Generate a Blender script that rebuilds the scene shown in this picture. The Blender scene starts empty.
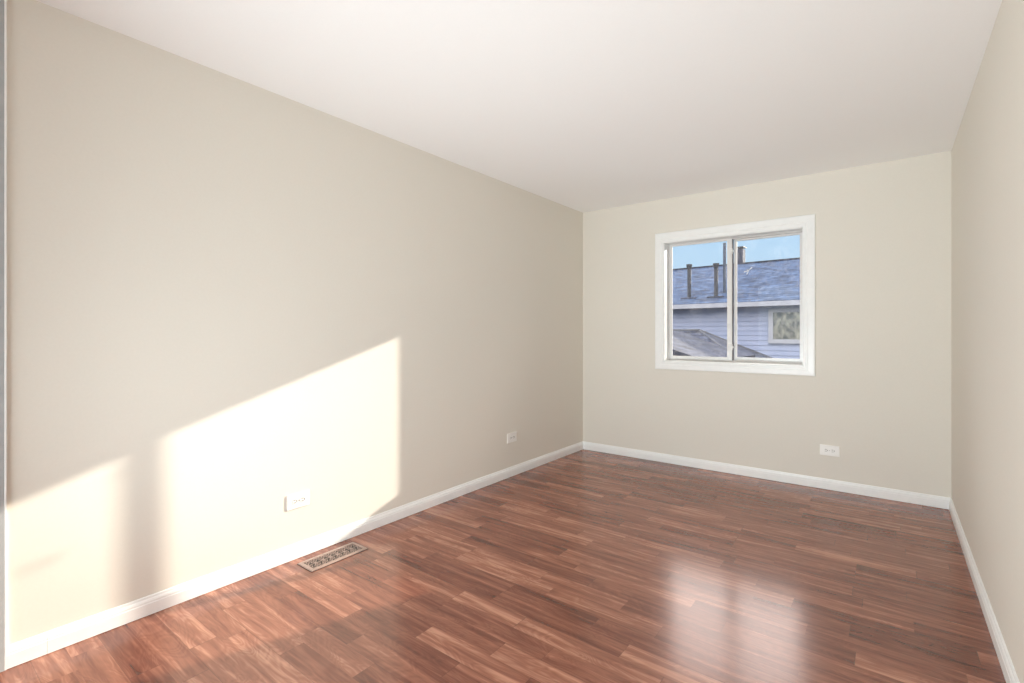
import bpy, bmesh, math, random
from mathutils import Vector, Matrix
random.seed(7)
C = bpy.context.scene.collection
S = bpy.context.scene
# ---------------------------------------------------------------- room size
W, L, H = 2.8465, 4.4696, 2.44           # width (x), back wall (y), ceiling (z)
FY0, FY1 = -2.75, -2.60                  # front wall, behind the camera
CX, CY = 0.010, 0.291                      # closet front at the left end, its corner just enters the frame
# ---------------------------------------------------------------- camera
cam = bpy.data.cameras.new('camera'); co = bpy.data.objects.new('camera', cam); C.objects.link(co)
co.location = (2.5158, 0, 1.2076)
co.rotation_euler = (math.radians(90), 0, 0.6557)
cam.sensor_width = 36; cam.lens = 491.44 / 1024 * 36; cam.shift_y = -9.45 / 1024
cam.clip_start = 0.01; cam.clip_end = 300
S.camera = co
S.view_settings.view_transform = 'Standard'; S.view_settings.look = 'None'
S.view_settings.exposure = 0.0; S.view_settings.gamma = 1.0; S.view_settings.use_curve_mapping = False
S.cycles.use_denoising = True; S.cycles.denoising_prefilter = 'ACCURATE'
S.cycles.max_bounces = 14; S.cycles.diffuse_bounces = 10; S.cycles.transparent_max_bounces = 12
S.cycles.caustics_reflective = False; S.cycles.caustics_refractive = False
S.cycles.sample_clamp_indirect = 8
# ---------------------------------------------------------------- sky
w = bpy.data.worlds.new('sky'); S.world = w; w.use_nodes = True
nt = w.node_tree; nt.nodes.clear(); N = nt.nodes.new; K = nt.links.new
tc = N('ShaderNodeTexCoord'); sp = N('ShaderNodeSeparateXYZ'); K(tc.outputs['Generated'], sp.inputs[0])
rp = N('ShaderNodeValToRGB'); K(sp.outputs['Z'], rp.inputs[0])
e = rp.color_ramp.elements
SKY = 1.0
stops = [(0.0, (.06, .06, .06)), (0.02, (.092, .112, .133)), (.12, (.080, .112, .141)), (.22, (.070, .108, .144)),
         (.34, (.74, .68, .63)), (.55, (.78, .73, .69)), (1.0, (.46, .54, .70))]
e[0].position = stops[0][0]; e[0].color = (*stops[0][1], 1)
e[1].position = stops[-1][0]; e[1].color = (*stops[-1][1], 1)
for p, c in stops[1:-1]:
    q = e.new(p); q.color = (*c, 1)
bg = N('ShaderNodeBackground'); K(rp.outputs[0], bg.inputs[0]); bg.inputs[1].default_value = 6.6 * SKY
ow = N('ShaderNodeOutputWorld'); K(bg.outputs[0], ow.inputs[0])
# ---------------------------------------------------------------- low winter sun through the window
SUN = Vector((1.0, 2.78, 0.912)).normalized()      # towards the sun
sl = bpy.data.lights.new('sun', 'SUN'); so = bpy.data.objects.new('sun', sl); C.objects.link(so)
so.rotation_euler = SUN.to_track_quat('Z', 'Y').to_euler(); so.location = (6, 20, 12)
sl.energy = 8.2; sl.angle = math.radians(.55); sl.color = (1.0, .90, .755)
# ---------------------------------------------------------------- added fill lamps behind the camera, with no visible source
def area(name, loc, target, sx, sy, power, col, portal=False, spread=180):
    a = bpy.data.lights.new(name, 'AREA'); o = bpy.data.objects.new(name, a); C.objects.link(o)
    a.shape = 'RECTANGLE'; a.size = sx; a.size_y = sy; a.energy = power; a.color = col
    o.location = loc; d = Vector(target) - Vector(loc)
    o.rotation_euler = (-d).to_track_quat('Z', 'Y').to_euler()
    a.spread = math.radians(spread)
    if portal: a.cycles.is_portal = True
    return o
area('fill_front', (1.42, FY1+.02, 1.35), (1.42, 4, 1.45), 2.4, 1.7, 21, (.88, .972, 1.0))  # unseen fill lamp added to light the room evenly
area('fill_bounce', (1.25, -.6, .36), (1.65, 4.4, 2.15), .9, .5, 37, (.875, .972, 1.0), spread=110)  # added fill, no fixture, brightens the far end
area('fill_wide', (1.3, -1.9, .35), (1.6, 2.0, 2.44), 1.4, .6, 11, (.87, .972, 1.0), spread=150)  # second added fill, no fixture, lifts the ceiling
area('window_portal', (1.41, 4.69, 1.49), (1.41, 0, 1.49), 1.15, 1.12, 1, (1, 1, 1), True)

# ================================================================= materials
def mat(name, col=(.8, .8, .8), rough=.5, spec=.5, metal=0):
    m = bpy.data.materials.new(name); m.use_nodes = True
    b = m.node_tree.nodes['Principled BSDF']
    b.inputs['Base Color'].default_value = (*col, 1); b.inputs['Roughness'].default_value = rough
    b.inputs['Specular IOR Level'].default_value = spec; b.inputs['Metallic'].default_value = metal
    return m, m.node_tree, b
def noise_mat(name, c0, c1, scale, rough=.5, bump=0, stretch=(1, 1, 1), spec=.5, detail=4, metal=0):
    m, t, b = mat(name, c0, rough, spec, metal)
    n = t.nodes.new; k = t.links.new
    g = n('ShaderNodeNewGeometry'); mp = n('ShaderNodeMapping'); k(g.outputs['Position'], mp.inputs[0])
    mp.inputs['Scale'].default_value = stretch
    no = n('ShaderNodeTexNoise'); no.inputs['Scale'].default_value = scale; no.inputs['Detail'].default_value = detail
    k(mp.outputs[0], no.inputs['Vector'])
    r = n('ShaderNodeValToRGB'); r.color_ramp.elements[0].color = (*c0, 1); r.color_ramp.elements[1].color = (*c1, 1)
    r.color_ramp.elements[0].position = .35; r.color_ramp.elements[1].position = .65
    k(no.outputs[0], r.inputs[0]); k(r.outputs[0], b.inputs['Base Color'])
    if bump:
        bp = n('ShaderNodeBump'); bp.inputs['Strength'].default_value = bump; bp.inputs['Distance'].default_value = .002
        k(no.outputs[0], bp.inputs['Height']); k(bp.outputs[0], b.inputs['Normal'])
    return m
M = {}
M['wall'] = noise_mat('wall_paint', (.772, .740, .671), (.782, .750, .681), 90, .75, .05, spec=.25)
M['ceiling'] = noise_mat('ceiling_paint', (.925, .925, .925), (.935, .935, .935), 120, .85, .05, spec=.2)
M['trim'] = noise_mat('white_gloss_trim', (.89, .905, .90), (.91, .925, .92), 30, .32, .02)
M['grey_trim'] = noise_mat('grey_trim_body', (.40, .42, .43), (.43, .45, .46), 30, .45, .02)  # even grey for the strip beside the white bead
M['vinyl'] = noise_mat('white_vinyl', (.78, .77, .76), (.80, .79, .78), 20, .3, .01)
M['plate'] = noise_mat('ivory_plastic', (.90, .89, .86), (.91, .90, .87), 40, .35)
M['slot'] = noise_mat('dark_slot', (.09, .08, .07), (.12, .11, .10), 60, .6)
M['screw'] = noise_mat('painted_screw', (.55, .53, .5), (.6, .58, .55), 60, .35, metal=.6)
M['gap'] = noise_mat('painted_gap_shade', (.20, .20, .21), (.24, .24, .25), 60, .7)  # painted shade for the gap between the sashes
M['register'] = noise_mat('rose_tan_register', (.36, .25, .21), (.39, .28, .24), 40, .30)
M['grille'] = noise_mat('bronze_scroll', (.38, .28, .24), (.42, .31, .27), 60, .35)
M['recess_shade'] = noise_mat('painted_dark_shade', (.012, .01, .009), (.02, .017, .015), 30, .7)  # near-black painted shade under the register frame and scrollwork
M['scuff'] = noise_mat('white_scuff', (.9, .9, .9), (.95, .95, .95), 60, .6)
# outdoors
M['siding'] = noise_mat('pale_blue_siding', (0.225, 0.262, 0.372), (0.245, 0.280, 0.395), 3, .6)
M['fascia'] = noise_mat('white_fascia', (0.297, 0.303, 0.335), (0.323, 0.329, 0.361), 4, .5)
M['flue'] = noise_mat('grey_flue_metal', (0.023, 0.025, 0.032), (0.032, 0.035, 0.045), 8, .6)
M['flue_blue'] = noise_mat('blue_grey_flue', (0.032, 0.048, 0.077), (0.045, 0.058, 0.090), 8, .6)
M['brick'] = noise_mat('dark_chimney', (0.019, 0.023, 0.039), (0.055, 0.061, 0.090), 14, .8)
M['concrete'] = noise_mat('pale_ground', (0.219, 0.219, 0.213), (0.271, 0.271, 0.258), 1.5, .9)
M['cream'] = noise_mat('cream_garage_siding', (0.219, 0.213, 0.187), (0.245, 0.239, 0.206), 2, .7)
M['pane_reflection'] = noise_mat('tree_reflection_tones', (0.130, 0.140, 0.130), (0.56, 0.53, 0.42), 9, .8, stretch=(1, 1, .6), detail=3)  # cream and grey tree reflection painted as noise

def shingle(name, a, b_, mortar, sc):
    m, t, b = mat(name, a, .85, .3)
    n = t.nodes.new; k = t.links.new
    tcn = n('ShaderNodeTexCoord'); br = n('ShaderNodeTexBrick')
    mp = n('ShaderNodeMapping'); k(tcn.outputs['Object'], mp.inputs[0])
    mp.inputs['Scale'].default_value = (1, 1, 1)
    k(mp.outputs[0], br.inputs['Vector'])
    br.inputs['Scale'].default_value = sc; br.inputs['Color1'].default_value = (*a, 1); br.inputs['Color2'].default_value = (*b_, 1)
    br.inputs['Mortar'].default_value = (*mortar, 1); br.inputs['Mortar Size'].default_value = .035
    br.inputs['Brick Width'].default_value = .9; br.inputs['Row Height'].default_value = .38
    no = n('ShaderNodeTexNoise'); no.inputs['Scale'].default_value = 3.2; no.inputs['Detail'].default_value = 6
    mp2 = n('ShaderNodeMapping'); k(tcn.outputs['Object'], mp2.inputs[0]); mp2.inputs['Scale'].default_value = (.8, 1.5, 1); k(mp2.outputs[0], no.inputs['Vector'])
    mx = n('ShaderNodeMix'); mx.data_type = 'RGBA'; mx.blend_type = 'MULTIPLY'; mx.inputs[0].default_value = .8
    r = n('ShaderNodeValToRGB'); r.color_ramp.elements[0].position = .3; r.color_ramp.elements[0].color = (.30, .34, .42, 1)
    r.color_ramp.elements[1].position = .7; r.color_ramp.elements[1].color = (2.1, 2.05, 1.9, 1)
    k(no.outputs[0], r.inputs[0]); k(br.outputs['Color'], mx.inputs[6]); k(r.outputs[0], mx.inputs[7])
    k(mx.outputs[2], b.inputs['Base Color'])
    return m
M['roof'] = shingle('blue_grey_shingles', (0.0232, 0.0400, 0.0806), (0.0400, 0.0632, 0.1129), (0.0116, 0.0206, 0.0452), 2.2)
M['roof2'] = shingle('slate_shingles', (0.0194, 0.0232, 0.0387), (0.0355, 0.0400, 0.0613), (0.0077, 0.0090, 0.0155), 2.2)

def floor_mat():
    m, t, b = mat('cherry_laminate', (.3, .15, .1), .2, .5)
    n = t.nodes.new; k = t.links.new
    def math_(op, a, b2=None, c=None):
        x = n('ShaderNodeMath'); x.operation = op
        for i, v in enumerate((a, b2, c)):
            if v is None: continue
            if isinstance(v, (int, float)): x.inputs[i].default_value = v
            else: k(v, x.inputs[i])
        return x.outputs[0]
    g = n('ShaderNodeNewGeometry'); s = n('ShaderNodeSeparateXYZ'); k(g.outputs['Position'], s.inputs[0])
    X, Y = s.outputs['X'], s.outputs['Y']
    SW = .0955
    v = math_('DIVIDE', math_('ADD', Y, .03), SW); row = math_('FLOOR', v); fr = math_('FRACT', v)
    bl = math_('MULTIPLY_ADD', row, 17.37, math_('DIVIDE', X, .54))
    vo = n('ShaderNodeTexVoronoi'); vo.voronoi_dimensions = '1D'; vo.feature = 'F1'; vo.inputs['Scale'].default_value = 1
    vo.inputs['Randomness'].default_value = .85
    k(bl, vo.inputs['W'])
    ve = n('ShaderNodeTexVoronoi'); ve.voronoi_dimensions = '1D'; ve.feature = 'DISTANCE_TO_EDGE'; ve.inputs['Scale'].default_value = 1
    ve.inputs['Randomness'].default_value = .85; k(bl, ve.inputs['W'])
    sc = n('ShaderNodeSeparateColor'); k(vo.outputs['Color'], sc.inputs[0])
    # grain coordinates, shifted per block
    cx_ = n('ShaderNodeCombineXYZ')
    k(math_('MULTIPLY_ADD', sc.outputs[0], 31, math_('MULTIPLY', X, 1.0)), cx_.inputs[0])
    k(math_('MULTIPLY_ADD', sc.outputs[1], 17, Y), cx_.inputs[1]); k(math_('MULTIPLY', row, 3.1), cx_.inputs[2])
    def grain(scale, sx, sy, det, dist=0):
        mp = n('ShaderNodeMapping'); mp.inputs['Scale'].default_value = (sx, sy, 1); k(cx_.outputs[0], mp.inputs[0])
        o = n('ShaderNodeTexNoise'); o.inputs['Scale'].default_value = scale; o.inputs['Detail'].default_value = det
        o.inputs['Distortion'].default_value = dist; k(mp.outputs[0], o.inputs['Vector']); return o.outputs[0]
    g1 = grain(1, 2.4, 32, 5, .6)        # long streaks
    g2 = grain(1, 6, 110, 3)             # fine pores
    g3 = grain(1, 2.2, 9, 2, 1.2)        # broad figure
    # cathedral rings from the broad figure
    ring = math_('SINE', math_('MULTIPLY', g3, 95))
    tone = math_('ADD', math_('MULTIPLY', sc.outputs[2], .37), math_('MULTIPLY', g1, 1.15))
    tone = math_('ADD', tone, math_('MULTIPLY', g2, .32))
    tone = math_('ADD', tone, math_('MULTIPLY', ring, .045))
    tone = math_('ADD', tone, math_('MULTIPLY', g3, .25))
    tone = math_('SUBTRACT', tone, .53)
    r = n('ShaderNodeValToRGB'); k(tone, r.inputs[0])
    el = r.color_ramp.elements
    el[0].position = .10; el[0].color = (.095, .025, .015, 1)
    el[1].position = .90; el[1].color = (.55, .265, .175, 1)
    q = el.new(.36); q.color = (.190, .058, .034, 1)
    q = el.new(.64); q.color = (.31, .118, .073, 1)
    # thin seams: only at the joints of whole boards (every second strip) and faint block ends
    v2 = math_('FRACT', math_('DIVIDE', math_('ADD', Y, .03), SW * 2))
    seam = math_('LESS_THAN', math_('MINIMUM', v2, math_('SUBTRACT', 1, v2)), .006)
    endm = math_('MULTIPLY', math_('LESS_THAN', ve.outputs['Distance'], .0028), math_('GREATER_THAN', sc.outputs[1], .45))
    sm = math_('MAXIMUM', math_('MULTIPLY', seam, .40), math_('MULTIPLY', endm, .45))
    mx = n('ShaderNodeMix'); mx.data_type = 'RGBA'; k(sm, mx.inputs[0]); k(r.outputs[0], mx.inputs[6])
    mx.inputs[7].default_value = (.06, .025, .016, 1)
    k(mx.outputs[2], b.inputs['Base Color'])
    rr = math_('MULTIPLY_ADD', g2, .06, FLOOR_ROUGH); k(rr, b.inputs['Roughness'])
    b.inputs['IOR'].default_value = 1.78; b.inputs['Specular Tint'].default_value = (1.0, .86, .82, 1)
    return m
FLOOR_ROUGH = .155
M['floor'] = floor_mat()

def glass_mat(name, dirt):
    m = bpy.data.materials.new(name); m.use_nodes = True; t = m.node_tree; t.nodes.clear(); n = t.nodes.new; k = t.links.new
    tr = n('ShaderNodeBsdfTransparent'); tr.inputs[0].default_value = (.97, .98, .99, 1)
    gl = n('ShaderNodeBsdfGlossy'); gl.inputs['Roughness'].default_value = .01
    f = n('ShaderNodeFresnel'); f.inputs[0].default_value = 1.3
    mx = n('ShaderNodeMixShader'); k(f.outputs[0], mx.inputs[0]); k(tr.outputs[0], mx.inputs[1]); k(gl.outputs[0], mx.inputs[2])
    # dried rain streaks and dust
    g = n('ShaderNodeNewGeometry'); mp = n('ShaderNodeMapping'); k(g.outputs['Position'], mp.inputs[0])
    mp.inputs['Scale'].default_value = (1, 1, .55); mp.inputs['Rotation'].default_value = (0, .5, 0)
    no = n('ShaderNodeTexNoise'); no.inputs['Scale'].default_value = 14; no.inputs['Detail'].default_value = 6; no.inputs['Distortion'].default_value = 2.2
    k(mp.outputs[0], no.inputs['Vector'])
    r = n('ShaderNodeMapRange'); r.inputs[1].default_value = .45; r.inputs[2].default_value = .75
    r.inputs[3].default_value = dirt * .35; r.inputs[4].default_value = dirt * 2.4; k(no.outputs[0], r.inputs[0])
    df = n('ShaderNodeBsdfTranslucent'); df.inputs[0].default_value = (.85, .87, .9, 1)
    m2 = n('ShaderNodeMixShader'); k(r.outputs[0], m2.inputs[0]); k(mx.outputs[0], m2.inputs[1]); k(df.outputs[0], m2.inputs[2])
    o = n('ShaderNodeOutputMaterial'); k(m2.outputs[0], o.inputs[0]); return m
M['glass'] = glass_mat('dusty_window_glass', .010)
M['glass_clear'] = glass_mat('far_glass', .01)

# ================================================================= helpers
def box(bm, x0, x1, y0, y1, z0, z1, bev=0):
    r = bmesh.ops.create_cube(bm, size=1, matrix=Matrix.Translation(((x0+x1)/2, (y0+y1)/2, (z0+z1)/2)) @ Matrix.Diagonal((x1-x0, y1-y0, z1-z0, 1)))
    if bev:
        es = list({e for v in r['verts'] for e in v.link_edges})
        bmesh.ops.bevel(bm, geom=es, offset=bev, segments=2, affect='EDGES', profile=.5)
def cyl(bm, c, r0, r1, h, axis='Z', seg=24):
    m = Matrix.Translation(c)
    if axis == 'X': m = m @ Matrix.Rotation(math.pi/2, 4, 'Y')
    if axis == 'Y': m = m @ Matrix.Rotation(-math.pi/2, 4, 'X')
    bmesh.ops.create_cone(bm, cap_ends=True, segments=seg, radius1=r0, radius2=r1, depth=h, matrix=m)
def sweep(bm, prof, path, closed=False):
    """prof: closed polygon (u, v); path: list of functions (u, v) -> point."""
    rings = [[bm.verts.new(fn(u, v)) for u, v in prof] for fn in path]
    n = len(prof); m = len(rings)
    for i in range(m if closed else m - 1):
        a, b = rings[i], rings[(i + 1) % m]
        for j in range(n):
            bm.faces.new((a[j], a[(j+1) % n], b[(j+1) % n], b[j]))
    if not closed:
        bm.faces.new(rings[0]); bm.faces.new(list(reversed(rings[-1])))
def ob(name, bm, m, parent=None, kind=None, label=None, smooth=False):
    bmesh.ops.recalc_face_normals(bm, faces=bm.faces[:])
    me = bpy.data.meshes.new(name); bm.to_mesh(me); bm.free()
    me.materials.append(M[m] if isinstance(m, str) else m)
    if smooth:
        for p in me.polygons: p.use_smooth = True
    o = bpy.data.objects.new(name, me); C.objects.link(o)
    if parent: o.parent = parent
    if kind: o['kind'] = kind
    if label: o['label'] = label
    return o
def boxes(name, m, lst, parent=None, kind=None, label=None, bev=0):
    bm = bmesh.new()
    for b in lst: box(bm, *b, bev=bev)
    return ob(name, bm, m, parent, kind, label)
def thing(name, label, cat, loc=(0, 0, 0), rz=0, group=None, kind=None):
    o = bpy.data.objects.new(name, None); C.objects.link(o); o.empty_display_size = .1
    o.location = loc; o.rotation_euler = (0, 0, rz); o['label'] = label; o['category'] = cat
    if group: o['group'] = group
    if kind: o['kind'] = kind
    return o
def st(o, label, cat):
    o['kind'] = 'structure'; o['label'] = label; o['category'] = cat; return o

# ================================================================= room shell
BT = L + .215                                     # outside of the back wall
OX0, OX1, OZ0, OZ1 = .858, 1.973, .940, 2.032     # window opening
st(boxes('floor', 'floor', [(0, W, FY1, L, -.12, 0)]), 'reddish brown wood laminate floor of narrow staggered strips', 'floor')
st(boxes('ceiling', 'ceiling', [(-.12, W+.12, FY0, BT, H, H+.12)]), 'smooth white ceiling', 'ceiling')
st(boxes('wall_left', 'wall', [(-.12, 0, FY0, BT, 0, H)]), 'long beige left wall with the sunlit patch', 'wall')
st(boxes('wall_right', 'wall', [(W, W+.12, FY0, BT, 0, H)]), 'pale beige right wall at the edge of the picture', 'wall')
bm = bmesh.new()
box(bm, 0, OX0-.0, L, BT, 0, H); box(bm, OX1, W, L, BT, 0, H); box(bm, OX0, OX1, L, BT, 0, OZ0); box(bm, OX0, OX1, L, BT, OZ1, H)
st(ob('wall_back', bm, 'wall'), 'beige back wall around the white framed window', 'wall')
FX0, FX1, FZ0, FZ1 = .2, 2.64, .5, 2.22           # opening for the added window in the front wall
bm = bmesh.new()
box(bm, 0, FX0, FY0, FY1, 0, H); box(bm, FX1, W, FY0, FY1, 0, H)
box(bm, FX0, FX1, FY0, FY1, 0, FZ0); box(bm, FX0, FX1, FY0, FY1, FZ1, H)
st(ob('wall_front', bm, 'wall'), 'front wall behind the camera', 'wall')
# closet front: a shallow partition whose trimmed white edge shows at the far left
bm = bmesh.new(); box(bm, 0, CX, FY1, CY-.09, 0, H)
st(ob('wall_closet', bm, 'wall'), 'shallow closet partition at the far left edge', 'wall')
tr = st(boxes('trim_1', 'grey_trim', [(0, CX+.004, CY-.09, CY-.006, 0, H)]), 'grey trim with a white edge at the far left of the picture', 'trim')
bm = bmesh.new(); box(bm, 0, CX+.0045, CY-.006, CY, 0, H, bev=.001); ob('edge_bead', bm, 'trim', tr, None, 'white edge bead')

# ---- baseboards with a small moulded top
PR = [(0, .002), (.0145, .002), (.0145, .050), (.0125, .053), (.0125, .060), (.0100, .066), (.0070, .070), (.0060, .0765), (.0035, .0795), (0, .0800)]
def baseboard(name, segs, lab):
    bm = bmesh.new()
    for a, b in segs: sweep(bm, PR, [a, b])
    return st(ob(name, bm, 'trim'), lab, 'baseboard')
SEAM = .398
baseboard('baseboard_left', [(lambda u, v: (u, CY, v), lambda u, v: (u, SEAM-.0004, v)), (lambda u, v: (u, SEAM+.0004, v), lambda u, v: (u, L-u, v))],
          'white baseboard along the left wall')
baseboard('baseboard_back', [(lambda u, v: (u, L-u, v), lambda u, v: (W-u, L-u, v))], 'white baseboard along the back wall')
baseboard('baseboard_right', [(lambda u, v: (W-u, L-u, v), lambda u, v: (W-u, FY1, v))], 'white baseboard along the right wall')

# ================================================================= window_1 (back wall)
wd = bpy.data.objects.new('window_1', None); C.objects.link(wd); wd['kind'] = 'structure'
wd['label'] = 'white two pane sliding window in the back wall'; wd['category'] = 'window'
wd.location = (1.415, L, OZ0)
def wp(name, bm, m, label=None, parent=None, smooth=False):
    for v in bm.verts: v.co -= wd.location
    return ob(name, bm, m, parent or wd, None, label, smooth)
# casing: moulded profile swept round the opening with mitred corners
CW = .083
cp = [(0, 0), (0, .011), (.004, .014), (.018, .0145), (.022, .0125), (.030, .0125), (.036, .016), (.070, .0175), (.079, .0165), (CW, .013), (CW, 0)]
cor = [(OX0, OZ0, -1, -1), (OX1, OZ0, 1, -1), (OX1, OZ1, 1, 1), (OX0, OZ1, -1, 1)]
bm = bmesh.new()
def cfn(c):
    x, z, sx, sz = c
    return lambda u, v: (x + sx * u, L - v, z + sz * u * (.92 if sz < 0 else 1.12))
sweep(bm, cp, [cfn(c) for c in cor], closed=True)
wp('casing', bm, 'trim')
def frame(bm, x0, x1, z0, z1, y0, y1, l, r, b, t, bev=.002):
    box(bm, x0, x0+l, y0, y1, z0, z1, bev=bev); box(bm, x1-r, x1, y0, y1, z0, z1, bev=bev)
    box(bm, x0+l-.001, x1-r+.001, y0, y1, z0, z0+b, bev=bev); box(bm, x0+l-.001, x1-r+.001, y0, y1, z1-t, z1, bev=bev)
# jamb lining (reveal) and vinyl master frame
bm = bmesh.new()
t_ = .004
box(bm, OX0, OX0+t_, L-.006, 4.585, OZ0, OZ1); box(bm, OX1-t_, OX1, L-.006, 4.585, OZ0, OZ1)
box(bm, OX0, OX1, L-.006, 4.585, OZ0, OZ0+t_); box(bm, OX0, OX1, L-.006, 4.585, OZ1-t_, OZ1)
wp('jamb', bm, 'trim')
bm = bmesh.new()
frame(bm, OX0, OX1, OZ0, OZ1, 4.625, 4.675, .006, .022, .022, .005)
box(bm, OX0, OX1, 4.58, 4.63, OZ0, OZ0+.014, bev=.001); box(bm, OX0, OX1, 4.58, 4.63, OZ1-.008, OZ1, bev=.001)
box(bm, OX1-.014, OX1, 4.58, 4.63, OZ0, OZ1, bev=.001); box(bm, OX0, OX0+.008, 4.58, 4.63, OZ0, OZ1, bev=.001)
box(bm, OX0+.008, OX1-.014, 4.598, 4.602, OZ0+.014, OZ0+.020)      # track rib
wp('window_frame', bm, 'vinyl')
# sliding sash, room side
bm = bmesh.new()
frame(bm, .864, 1.418, .955, 2.025, 4.590, 4.612, .022, .041, .030, .012)
s1 = wp('sash', bm, 'vinyl', 'left sliding sash, nearer the room')
bm = bmesh.new(); box(bm, .885, 1.378, 4.600, 4.604, .984, 2.014); wp('glass_pane', bm, 'glass', None, s1)
bm = bmesh.new(); frame(bm, .884, 1.379, .982, 2.0150, 4.597, 4.600, .003, .003, .004, .003, 0); wp('glazing_bead', bm, 'trim', None, s1)
bm = bmesh.new(); box(bm, 1.4185, 1.4215, 4.592, 4.634, .958, 2.022); wp('gap_shade', bm, 'gap', 'dark strip painted as shade in the gap at the meeting stile', s1)  # shade between the sashes put in as a dark strip
for z in (1.075, 1.915):
    bm = bmesh.new(); box(bm, 1.400, 1.424, 4.578, 4.591, z-.026, z+.026, bev=.004); box(bm, 1.408, 1.434, 4.572, 4.581, z-.009, z+.009, bev=.003)
    wp('sash_latch', bm, 'vinyl', None, s1)
# fixed sash, outer side
bm = bmesh.new()
frame(bm, 1.424, 1.951, .957, 2.024, 4.632, 4.656, .022, .022, .030, .016)
s2 = wp('sash', bm, 'vinyl', 'right fixed sash, farther out')
bm = bmesh.new(); box(bm, 1.445, 1.930, 4.642, 4.646, .985, 2.009); wp('glass_pane', bm, 'glass', None, s2)
bm = bmesh.new()
for (x, z, a, l_) in ((1.528, 1.742, .9, .020), (1.550, 1.752, .75, .045), (1.532, 1.722, 1.1, .028), (1.512, 1.735, .2, .012)):
    m_ = Matrix.Translation((x, 4.6415, z)) @ Matrix.Rotation(-a, 4, 'Y') @ Matrix.Diagonal((l_, .0006, .0055, 1))
    bmesh.ops.create_cube(bm, size=1, matrix=m_)
wp('scuff_mark', bm, 'scuff', 'small white scuff on the right pane', s2)

# ================================================================= fill_window (unseen, added in the front wall round the fill lamp)
w2 = bpy.data.objects.new('fill_window', None); C.objects.link(w2); w2['kind'] = 'structure'
w2['label'] = 'added window framing the fill lamp behind the camera'; w2['category'] = 'window'; w2.location = (1.42, FY0, FZ0)
bm = bmesh.new(); frame(bm, FX0, FX1, FZ0, FZ1, FY0+.01, FY1-.01, .04, .04, .04, .04)
for v in bm.verts: v.co -= w2.location
ob('window_frame', bm, 'vinyl', w2)  # frame of the added window, unseen
bm = bmesh.new(); box(bm, FX0+.039, FX1-.039, FY0+.05, FY0+.054, FZ0+.039, FZ1-.039)
for v in bm.verts: v.co -= w2.location
ob('glass_pane', bm, 'glass_clear', w2)  # pane of the added window, unseen

# ================================================================= outlets (wide way round)
def outlet(loc, rz, label, w_=.127, h_=.079):
    o = thing('wall_outlet', label, 'outlet', loc, rz, 'wall outlets')       # local: x along the wall, -y into the room
    bm = bmesh.new(); box(bm, -w_/2, w_/2, -.0065, 0, -h_/2, h_/2, bev=.0018); ob('cover_plate', bm, 'plate', o)
    for s in (-1, 1):
        bm = bmesh.new()
        pts = []
        for i in range(28):
            a = i / 28 * 2 * math.pi
            pts.append((max(-.0145, min(.0145, .0175 * math.cos(a))), .0165 * math.sin(a)))
        f0 = [bm.verts.new((s*.0215 + x, -.006, z)) for x, z in pts]; f1 = [bm.verts.new((s*.0215 + x, -.0080, z)) for x, z in pts]
        for i in range(28): bm.faces.new((f0[i], f0[(i+1) % 28], f1[(i+1) % 28], f1[i]))
        bm.faces.new(f1); bm.faces.new(f0)
        r = ob('receptacle', bm, 'plate', o)
        bm = bmesh.new()
        q_ = s*.0215
        box(bm, q_-.0095, q_+.0035, -.0084, -.0075, .0055, .0085); box(bm, q_-.0085, q_+.0035, -.0084, -.0075, -.0085, -.0055)
        box(bm, q_+.0065, q_+.0100, -.0084, -.0075, -.0050, .0050)
        ob('slots', bm, 'slot', r)
    bm = bmesh.new(); cyl(bm, (0, -.0072, 0), .0035, .0032, .002, 'Y', 16); ob('screw', bm, 'screw', o)
    return o
outlet((0, 1.391, .3065), math.radians(90), 'white outlet on the left wall inside the sunlit patch, above the floor register')
outlet((0, 3.265, .324), math.radians(90), 'white outlet low on the left wall near the back corner')
outlet((2.149, L, .300), 0, 'white outlet low on the back wall right of the window')

# ================================================================= floor register
rg = thing('floor_register', 'tan floor register with dark scrollwork openings beside the left baseboard', 'vent', (.1435, 1.512, 0))
RX, RY = .0695, .168
bm = bmesh.new()
prof = [(0, 0), (0, .0030), (.004, .0060), (.016, .0068), (.021, .0058), (.021, .0010), (.018, 0)]
sweep(bm, prof, [(lambda c: (lambda u, v: (c[0]*(RX-u), c[1]*(RY-u), v)))(c) for c in ((-1, -1), (1, -1), (1, 1), (-1, 1))], closed=True)
ob('frame', bm, 'register', rg)
boxes('edge_shade', 'recess_shade', [(-RX-.0015, RX+.0015, -RY-.0015, RY+.0015, 0.0001, .0022)], rg, None, 'thin dark line painted as edge shade under the frame')  # dark sheet drawing the shadow line round the frame
boxes('recess_shade', 'recess_shade', [(-RX+.02, RX-.02, -RY+.02, RY-.02, .0004, .0026)], rg, None, 'dark sheet painted as the shaded opening under the scrollwork')  # dark sheet in place of a shaded recess, floor stays uncut
bm = bmesh.new()
def ribbon(pts, wd_=.0032, z0=.0030, z1=.0056):
    n_ = len(pts); L_, R_ = [], []
    for i, (x, y) in enumerate(pts):
        a = pts[max(0, i-1)]; b = pts[min(n_-1, i+1)]; d_ = Vector((b[0]-a[0], b[1]-a[1])).normalized(); nx, ny = -d_.y*wd_/2, d_.x*wd_/2
        L_.append((x+nx, y+ny)); R_.append((x-nx, y-ny))
    ring = [[bm.verts.new((l[0], l[1], z0)), bm.verts.new((l[0], l[1], z1)), bm.verts.new((r[0], r[1], z1)), bm.verts.new((r[0], r[1], z0))] for l, r in zip(L_, R_)]
    for a, b in zip(ring, ring[1:]):
        for j in range(4): bm.faces.new((a[j], a[(j+1) % 4], b[(j+1) % 4], b[j]))
    bm.faces.new(ring[0]); bm.faces.new(list(reversed(ring[-1])))
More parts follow.
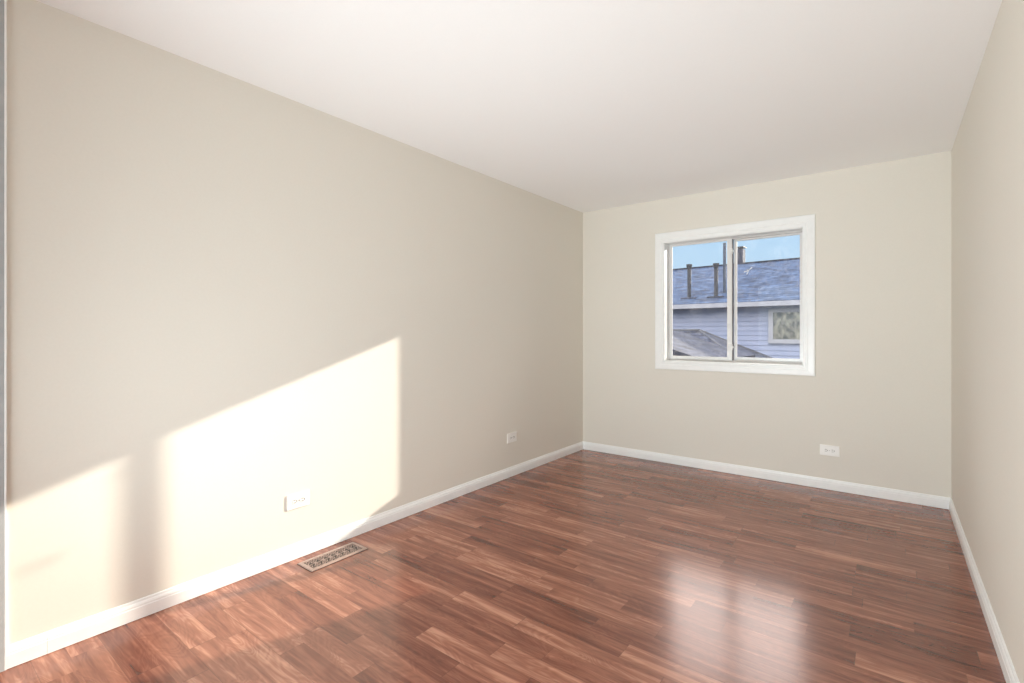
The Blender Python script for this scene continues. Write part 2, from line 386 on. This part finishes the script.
gx, gy = RX-.020, RY-.020
nt_ = 7; st_ = 2*gy/nt_
def arc(cx0, cy0, r, a0, a1, n_=14, r2=None):
    r2 = r if r2 is None else r2
    return [(cx0 + (r+(r2-r)*i/n_)*math.cos(a0+(a1-a0)*i/n_), cy0 + (r+(r2-r)*i/n_)*math.sin(a0+(a1-a0)*i/n_)) for i in range(n_+1)]
ribbon([(0, -gy), (0, gy)], .0030)
for i in range(nt_):
    cy0 = -gy + st_*(i+.5)
    for s in (-1, 1):
        ribbon([(s*x, cy0+y) for x, y in arc(gx*.62, 0, .0135, -2.7, 2.7, 18)], .0030)     # round scroll
        ribbon([(s*x, cy0+y) for x, y in arc(gx*.60, 0, .0068, 0, 5.0, 12, .0015)], .0020)         # its curl
        ribbon([(0, cy0-st_*.5), (s*gx*.30, cy0-st_*.28), (s*gx*.38, cy0-.004)], .0030)
        ribbon([(0, cy0+st_*.5), (s*gx*.30, cy0+st_*.28), (s*gx*.38, cy0+.004)], .0030)
    if i < nt_-1:
        yb = cy0+st_/2
        for s in (-1, 1): ribbon([(s*.004, yb), (s*gx*.5, yb), (s*gx, yb)], .0028)
        cyl(bm, (0, yb, .0037), .0065, .0065, .003, 'Z', 12)
ob('scroll_grille', bm, 'grille', rg)

# ================================================================= outdoors
GZ = -2.8
st(boxes('ground', 'concrete', [(-30, 30, 4.75, 60, GZ-.2, GZ)]), 'ground outside the window', 'ground').name = 'ground'
hs = thing('neighbour_house', 'pale blue sided house with a blue shingle roof seen through the window', 'house', (-1.5, 16.8, GZ), math.radians(-5))
HX0, HX1, HD = -10.0, 8.0, 7.9
# lap siding: stepped profile
bm = bmesh.new()
zs = []; z = 0
sp_ = [(.0, 0)]
while z < 4.78:
    sp_ += [(-.018, z), (-.003, min(z+.15, 4.8))]; z += .15
sp_ += [(.2, 4.8), (.2, 0)]
sweep(bm, sp_[1:], [lambda u, v: (HX0, u, v), lambda u, v: (HX1, u, v)])
box(bm, HX0, HX0+.2, 0, HD, 0, 4.8); box(bm, HX1-.2, HX1, 0, HD, 0, 4.8); box(bm, HX0, HX1, HD-.2, HD, 0, 4.8)
ob('siding_wall', bm, 'siding', hs)
# roof
EZ, RZ, RY_ = 4.94, 6.655, 3.6
bm = bmesh.new()
pr = [(-.36, EZ-.03), (-.36, EZ), (RY_, RZ), (2*RY_+.36, EZ), (2*RY_+.36, EZ-.03), (RY_, RZ-.12)]
sweep(bm, pr, [lambda u, v: (HX0-.3, u, v), lambda u, v: (HX1+.3, u, v)])
ob('roof', bm, 'roof', hs)
boxes('ridge_cap', 'roof2', [(HX0-.3, HX1+.3, RY_-.10, RY_+.10, RZ-.035, RZ+.02)], hs)
boxes('fascia', 'fascia', [(HX0-.3, HX1+.3, -.40, -.34, 4.79, EZ-.01), (HX0-.3, HX1+.3, -.34, .0, 4.79, 4.81)], hs, None, 'white gutter and soffit under the roof edge')
hw = boxes('window', 'fascia', [(1.085, 1.215, -.07, .02, 3.665, 4.721), (2.0, 2.13, -.07, .02, 3.665, 4.721), (1.215, 2.0, -.07, .02, 3.665, 3.79), (1.215, 2.0, -.07, .02, 4.60, 4.721)], hs, None, 'white framed house window')
boxes('pane_reflection', 'pane_reflection', [(1.2, 2.01, -.040, -.036, 3.78, 4.61)], hw, None, 'painted tree reflection behind the pane')  # carries the reflection painted into the house window
boxes('pane', 'glass_clear', [(1.2, 2.01, -.050, -.046, 3.78, 4.61)], hw)
def pipe(lx, ly, z0, z1, r, m, flare, label=None):
    bm = bmesh.new(); cyl(bm, (lx, ly, (z0+z1)/2), r, r, z1-z0)
    if flare:
        cyl(bm, (lx, ly, z1-.09), r, r*1.6, .14); cyl(bm, (lx, ly, z1), r*1.6, r*1.6, .04)
    p = ob('vent_pipe', bm, m, hs, None, label)
    return p
for lx, zt in ((-1.528, 6.33), (-.615, 6.28)):
    p = pipe(lx, .3, 5.0, zt, .062, 'flue', True)
    bm = bmesh.new()
    box(bm, lx-.24, lx+.30, .10, .50, 5.08, 5.20, bev=.03)
    ob('flashing', bm, 'roof2', p)
pipe(-.425, .55, 5.0, 6.99, .05, 'flue_blue', False, 'tall blue grey flue')
ch = boxes('chimney', 'brick', [(-1.09, -.865, 3.8, 4.1, 6.2, 7.26)], hs, None, 'dark textured chimney at the ridge')
boxes('chimney_cap', 'flue', [(-1.13, -.83, 3.76, 4.14, 7.31, 7.35), (-1.05, -1.02, 3.9, 3.93, 7.26, 7.31), (-.94, -.91, 3.9, 3.93, 7.26, 7.31)], ch)

# lower roof in front of the house
g = thing('neighbour_garage', 'low garage with a dark hipped shingle roof in front of the blue house', 'garage', (-3.0, 12.0, GZ))
def gv(*p): return (p[0]+3.0, p[1]-12.0, p[2]-GZ)
PZ, EV = .52, -.05
zr = 1.262; run = (zr-EV)/PZ
rx, ry = -1.544, 13.5
bm = bmesh.new()
P = {}
def V(k_, *p): P[k_] = bm.verts.new(gv(*p))
V('rl', -9, ry, zr); V('rr', rx, ry, zr); V('fl', -9, ry-run, EV); V('fr', rx+run, ry-run, EV)
V('bl', -9, ry+2.6, zr-2.6*PZ); V('br', rx+2.6, ry+2.6, zr-2.6*PZ)
bm.faces.new((P['rl'], P['rr'], P['fr'], P['fl'])); bm.faces.new((P['rr'], P['br'], P['fr'])); bm.faces.new((P['rl'], P['bl'], P['br'], P['rr']))
bm.faces.new((P['fl'], P['fr'], P['br'], P['bl'])); bm.faces.new((P['rl'], P['fl'], P['bl']))
ob('roof', bm, 'roof2', g)
bm = bmesh.new()
def cap(a, b, r=.05):
    a, b = Vector(gv(*a)), Vector(gv(*b)); d_ = b - a
    bmesh.ops.create_cone(bm, cap_ends=True, segments=8, radius1=r, radius2=r, depth=d_.length,
                          matrix=Matrix.Translation((a+b)/2) @ d_.to_track_quat('Z', 'Y').to_matrix().to_4x4())
cap((-9, ry, zr-.02), (rx, ry, zr-.02)); cap((rx, ry, zr-.02), (rx+2.6, ry+2.6, zr-2.6*PZ-.02)); cap((rx, ry, zr-.02), (rx+run, ry-run, EV-.02), .03)
ob('ridge_cap', bm, 'flue', g, None, 'dark ridge and hip caps')
bm = bmesh.new()                                    # cross gable
cxg, yf, cz_ = -2.025, 9.5, 1.250
pg = [(0, 0), (1.9, -1.9*.32), (1.9, -1.9*.32-.10), (0, -.10), (-1.9, -1.9*.32-.10), (-1.9, -1.9*.32)]
sweep(bm, pg, [lambda u, v: gv(cxg+u, yf, cz_+v), lambda u, v: gv(cxg+u, 13.3, cz_+v)])
ob('gable_roof', bm, 'roof2', g)
bm = bmesh.new()
pw = [(0, -.10), (1.8, -1.8*.32-.10), (1.8, -3.9), (-1.8, -3.9), (-1.8, -1.8*.32-.10)]
sweep(bm, pw, [lambda u, v: gv(cxg+u, yf+.06, cz_+v), lambda u, v: gv(cxg+u, yf+.26, cz_+v)])
box(bm, -6.0, rx+run-.35+3, .0-2.3, 2.4, 0, 2.72)
ob('garage_wall', bm, 'cream', g)
